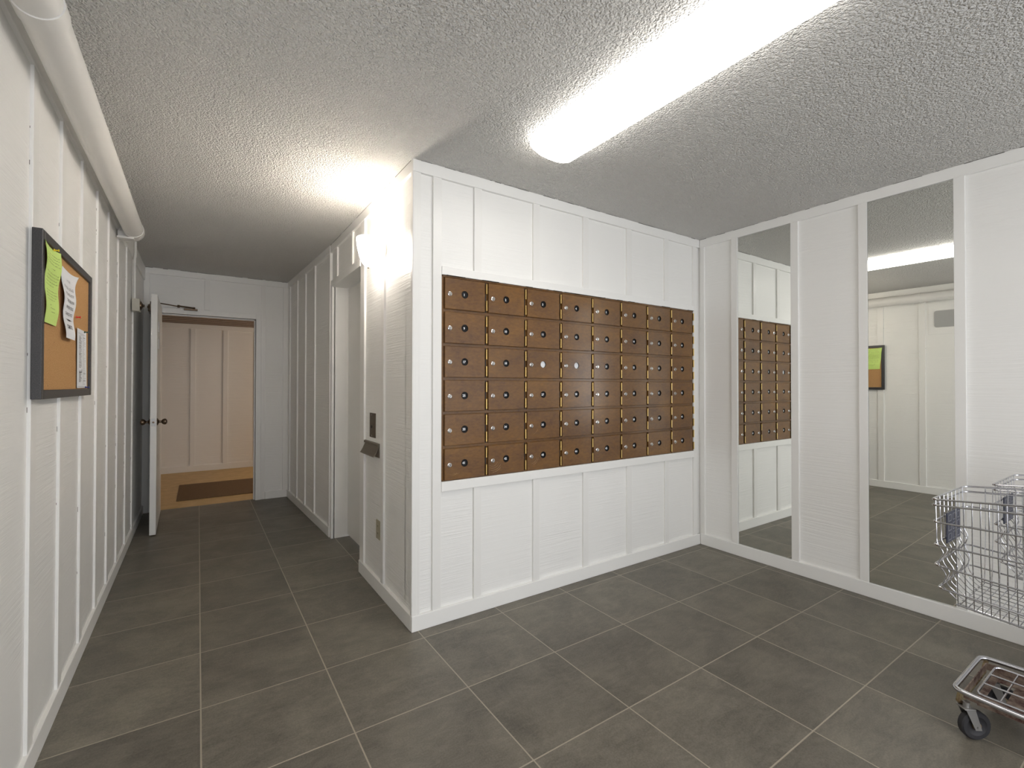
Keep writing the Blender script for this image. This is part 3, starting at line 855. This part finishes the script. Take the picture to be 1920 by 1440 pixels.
def pin(m, y, z, so, label, tilt=0.0):
    bm = bmesh.new()
    Mx = facing((XB+so, y, z), (1, 0, tilt))
    lathe(bm, [(0, -0.006), (0.0006, -0.005), (0.0006, 0.0), (0.0048, 0.001), (0.0045, 0.003), (0.0024, 0.0045), (0.0022, 0.011), (0.0042, 0.0125), (0.0046, 0.015), (0, 0.0155)], 14, Mx)
    finish(obj('push_pin', bm, m, smooth=True), label, 'push pin', 'push pins on the bulletin board')
pin(m_pinY, 2.245, 1.738, 0.008, 'yellow push pin holding the green note')
pin(m_pinR, 2.640, 1.551, 0.004, 'red push pin stuck alone in the bare cork')
pin(m_pinG, 2.800, 1.503, 0.005, 'dark green push pin at the top of the white form')
pin(m_pinB, 2.835, 1.257, 0.005, 'blue push pin at the bottom of the white form')

# ------------------------------------------------------------------ pipe along the left wall
PXc, PZc, PR = -0.365, 2.302, 0.0545
pp = empty('ceiling_pipe', (0, 0, 0), label='thick white painted pipe running under the ceiling along the left wall', cat='pipe')
bm = bmesh.new(); pts = [(PXc, YB+0.01, PZc), (PXc, 3.99, PZc)]
tube(bm, pts, PR, 32)
obj('pipe_run', bm, m_pipe, pp, smooth=True)
bm = bmesh.new()
arc = [(PXc-0.062+0.062*math.cos(a), 4.03+0.062*math.sin(a), PZc) for a in [PI/2*k/10 for k in range(11)]]
tube(bm, [(PXc, 3.96, PZc), (PXc, 4.03, PZc)]+arc[1:]+[(XL-0.005, 4.092, PZc)], PR+0.0035, 32)
obj('elbow', bm, m_pipe, pp, smooth=True)
bm = bmesh.new(); box(bm, XL-BD, XL+0.045, 4.005, 4.020, PZc-0.062, PZc-0.01, 0, 0.002)
box(bm, XL-BD, PXc+0.005, 3.965, 4.02, PZc-0.068, PZc-0.057, 0, 0.002)
obj('bracket', bm, m_pipe, pp)
bm = bmesh.new(); tube(bm, [(PXc, 1.735, PZc), (PXc, 1.80, PZc)], PR+0.004, 32)
obj('coupling', bm, m_pipe, pp, smooth=True)

# grey plaque high on the left wall (seen in the mirror)
bm = bmesh.new()
poly = []
for cy_, cz_, a0 in ((0.093, 0.075, 0), (-0.093, 0.075, PI/2), (-0.093, -0.075, PI), (0.093, -0.075, 1.5*PI)):
    for k in range(7): poly.append((cy_+0.022*math.cos(a0+PI/12*k), cz_+0.022*math.sin(a0+PI/12*k)))
prism(bm, poly, 'x', 0, 0.006)
o = obj('wall_plaque', bm, m_greyp); o.location = (XL-0.008, 1.52, 2.045)
finish(o, 'blank grey rounded plaque high on the wall near the camera, under the pipe', 'plaque')

# ------------------------------------------------------------------ shopping carts
def rect_path(x0, x1, y0, y1, z0f, slope, r=0.022, n=4):
    """rounded rectangle, front at y1; height grows by slope toward the back."""
    pts = []
    for cx_, cy_, a0 in ((x1-r, y1-r, 0), (x0+r, y1-r, PI/2), (x0+r, y0+r, PI), (x1-r, y0+r, 1.5*PI)):
        for k in range(n+1):
            a = a0+PI/2*k/n
            x = cx_+r*math.cos(a); y = cy_+r*math.sin(a)
            pts.append((x, y, z0f+slope*(y1-y)))
    return pts

def spline(p, n=4):
    p = [Vector(q) for q in p]; out = []
    for i in range(len(p)-1):
        a, b2, c, d = p[max(i-1, 0)], p[i], p[i+1], p[min(i+2, len(p)-1)]
        if (c-b2).length > 0.2: out.append(b2); continue
        for k in range(n):
            u = k/n
            out.append(0.5*((2*b2)+(c-a)*u+(2*a-5*b2+4*c-d)*u*u+(3*b2-a-3*c+d)*u**3))
    out.append(p[-1]); return out
CW, CL = 0.410, 0.58           # basket width and length
def make_cart(name, loc, label, swivel=(0.7, -0.5, 0.1, 0.2), rz=0.0, tb=0.0):
    root = empty(name, loc, rz, label=label, cat='shopping cart', group='chrome shopping carts by the right wall')
    hw_ = CW/2
    # ---- basket
    bm = bmesh.new()
    rings = [(0.845, 0.102, 0.0, 0.0, 0.0036), (0.824, 0.075, 0.0, 0.0, 0.0036), (0.763, 0.02, 0.001, 0.003, 0.0033), (0.678, 0.0, 0.003, 0.004, 0.0033),
             (0.605, -0.075, 0.001, 0.006, 0.0033), (0.523, -0.075, 0.004, 0.015, 0.0033)]
    for z, sl, ix, iy, rad in rings:
        tube(bm, rect_path(-hw_+ix, hw_-ix, -CL, -iy, z, sl), rad, 7, closed=True)
    nb = int(CL/0.0215)
    zb0, slb = 0.472, -0.085
    for k in range(1, nb):                     # U-shaped wires: near side, under, far side
        y = -0.045-k*0.0215
        if y < -CL+0.01: break
        zt = 0.845+0.102*(-y); zb = zb0+slb*(-y); ib = 0.026
        tube(bm, [(-hw_+0.0035, y, zt), (-hw_+0.006, y, 0.67), (-hw_+ib, y, zb+0.006), (-hw_+ib+0.006, y, zb), (hw_-ib-0.006, y, zb), (hw_-ib, y, zb+0.006), (hw_-0.006, y, 0.67), (hw_-0.0035, y, zt)], 0.0016, 5)
    nf = 8
    rr = random.Random(11)
    for k in range(nf):                        # front wires, bent by use, running on into the floor
        x = -hw_+0.035+(CW-0.07)*k/(nf-1)
        w1, w2 = rr.uniform(-0.006, 0.006), rr.uniform(0.0, 0.012)
        xb = x*0.86
        tube(bm, spline([(x, -0.0035, 0.845), (x, -0.0045, 0.79), (x+w1, -0.006, 0.72), (x+w1*0.5, -0.008, 0.678), (x+w1, -0.018-w2, 0.645), (x, -0.011, 0.605), (x*0.98, -0.024-w2, 0.565), (x*0.96, -0.021, 0.523),
                  (xb, -0.040, 0.495), (xb, -0.066, zb0), (xb, -0.11, zb0+slb*0.11-0.002), (xb, -CL, zb0+slb*CL-0.002)]), 0.0017, 5)
    for k in range(1, 7):                      # back wires
        x = -hw_+CW*k/7
        tube(bm, [(x, -CL, 0.845+0.102*CL), (x*0.9, -CL, zb0+slb*CL)], 0.0017, 5)
    tube(bm, [(-hw_+0.026, -0.06, zb0), (-hw_+0.026, -CL, zb0+slb*(CL-0.05))], 0.0028, 6)
    tube(bm, [(hw_-0.026, -0.06, zb0), (hw_-0.026, -CL, zb0+slb*(CL-0.05))], 0.0028, 6)
    obj('basket', bm, m_chrome, root, smooth=True)
    # ---- dark panel wired to the inside of the front
    bm = bmesh.new(); box(bm, -0.085, 0.085, -0.016, -0.012, 0.662, 0.778, 0, 0.001)
    for i in range(3):
        for j in range(3):
            cx_, cz_ = -0.054+0.054*i, 0.684+0.036*j
            for a, b2, c2, d2_ in ((-0.018, 0.018, 0.011, 0.0125), (-0.018, 0.018, -0.0125, -0.011), (-0.018, -0.0165, -0.0125, 0.0125), (0.0165, 0.018, -0.0125, 0.0125)):
                box(bm, cx_+a, cx_+b2, -0.0175, -0.0158, cz_+c2, cz_+d2_, 1)
    obj('front_panel', bm, [m_navy, m_inkg], root)
    # ---- frame: bumper, lower bar, uprights to the basket, handle
    bm = bmesh.new()
    zt = 0.165; fy = -0.052-tb; tw = 0.182
    pts = [(-0.20, -0.60, zt)]
    pts += [(-tw-0.008, -0.18-tb, zt), (-tw, fy-0.03, zt)]
    pts += [(-tw+0.03-0.03*math.cos(a), fy-0.03+0.03*math.sin(a), zt) for a in (0.3, 0.6, 0.9, 1.2, PI/2)]
    pts += [(tw-0.03+0.03*math.sin(a), fy-0.03+0.03*math.cos(a), zt) for a in (0, 0.4, 0.7, 1.0, 1.3, PI/2)]
    pts += [(tw+0.008, -0.18-tb, zt), (0.20, -0.60, zt)]
    tube(bm, pts, 0.0085, 12)
    for sg in (-1, 1):                          # rear uprights carrying the basket and handle
        tube(bm, [(sg*0.20, -0.60, zt), (sg*0.203, -0.64, 0.26), (sg*0.203, -0.60, 0.60), (sg*0.203, -0.63, 0.93), (sg*0.203, -0.68, 0.985)], 0.009, 10)
        tube(bm, [(sg*0.203, -0.598, 0.62), (sg*(hw_-0.004), -0.50, 0.60)], 0.006, 8)
    obj('frame', bm, m_chrome, root, smooth=True)
    bm = bmesh.new()
    tube(bm, [(-tw+0.004, fy-0.018, zt-0.006), (-tw+0.006, fy-0.012, 0.128), (-tw+0.022, fy-0.014, 0.116), (tw-0.022, fy-0.014, 0.116), (tw-0.006, fy-0.012, 0.128), (tw-0.004, fy-0.018, zt-0.006)], 0.0075, 10)
    obj('bumper_bar', bm, m_rustbrass, root, smooth=True)
    bm = bmesh.new(); tube(bm, [(-0.203, -0.685, 0.99), (0.203, -0.685, 0.99)], 0.013, 14)
    obj('handle', bm, m_navy, root, smooth=True)
    # ---- bottom tray: flat steel band, plates and wire rack
    bm = bmesh.new()
    for pth in ([(-0.190, -0.58), (-0.155, -0.075-tb), (0.150, -0.075-tb), (0.190, -0.58)],):
        for (a, b2), (c2, d2_) in zip(pth, pth[1:]):
            v1 = Vector((a, b2, 0)); v2 = Vector((c2, d2_, 0)); dr = (v2-v1).normalized(); nn_ = Vector((-dr.y, dr.x, 0))*0.0015
            prism(bm, [(v1+nn_)[:2], (v2+nn_)[:2], (v2-nn_)[:2], (v1-nn_)[:2]], 'z', 0.133, 0.160)
    box(bm, -0.150, 0.150, -0.118-tb, -0.098-tb, 0.130, 0.134, 0, 0.001)
    box(bm, -0.160, -0.085, -0.25-tb, -0.11-tb, 0.128, 0.132, 0, 0.001); box(bm, 0.085, 0.160, -0.25-tb, -0.11-tb, 0.128, 0.132, 0, 0.001)
    box(bm, -0.10, 0.10, -0.26-tb, -0.165-tb, 0.124, 0.128, 0, 0.001)
    obj('tray_band', bm, m_rust, root)
    bm = bmesh.new()
    tube(bm, [(p[0], p[1], 0.162) for p in rect_path(-0.140, 0.140, -0.55, -0.105-tb, 0.162, 0, 0.018)], 0.0042, 8, closed=True)
    for k in range(5): tube(bm, [(-0.140, -0.165-0.085*k, 0.160), (0.140, -0.165-0.085*k, 0.160)], 0.0030, 6)
    for x in (-0.047, 0.047): tube(bm, [(x, -0.105-tb, 0.164), (x, -0.55, 0.164)], 0.0034, 6)
    obj('tray_rack', bm, m_chrome, root, smooth=True)
    # ---- casters
    for (x, y), sw in zip(((-0.168, -0.087-tb), (0.118, -0.104-tb), (-0.165, -0.54), (0.165, -0.54)), swivel):
        e = bpy.data.objects.new('caster', None); link(e); e.parent = root; e.location = (x, y, 0); e.rotation_euler = (0, 0, sw); e.empty_display_size = 0.03
        bm = bmesh.new()
        for sg in (-1, 1):
            prism(bm, [(-0.012, 0.112), (0.020, 0.112), (-0.012, 0.040), (-0.034, 0.040)], 'x', sg*0.016, sg*0.0185)
        box(bm, -0.0185, 0.0185, -0.014, 0.024, 0.110, 0.114, 0, 0.001)
        tube(bm, [(0, 0.004, 0.112), (0, 0.004, 0.131)], 0.010, 12)
        tube(bm, [(-0.021, -0.022, 0.051), (0.021, -0.022, 0.051)], 0.005, 10)
        obj('fork', bm, m_steel, e, smooth=True)
        bm = bmesh.new(); Mw = Matrix.Translation((0, -0.022, 0.051)) @ Matrix.Rotation(PI/2, 4, 'Y')
        lathe(bm, [(0.014, -0.008), (0.030, -0.009), (0.034, -0.0125), (0.046, -0.0125), (0.0505, -0.008), (0.0505, 0.008), (0.046, 0.0125), (0.034, 0.0125), (0.030, 0.009), (0.014, 0.008)], 28, Mw)
        lathe(bm, [(0, -0.0135), (0.014, -0.0135), (0.014, 0.0135), (0, 0.0135)], 20, Mw, 1)
        obj('wheel', bm, [m_rubber, m_rustbrass], e, smooth=True)
    return root

make_cart('shopping_cart', (2.475, 0.581, 0), 'chrome wire shopping cart in front, with its wheels and tray in view', swivel=(0.93, 0.3, 0.1, 0.1))
make_cart('shopping_cart', (3.020, 0.521, 0), 'chrome wire shopping cart between the front cart and the right wall', swivel=(0.4, 0.2, 0.0, 0.1), tb=0.13)
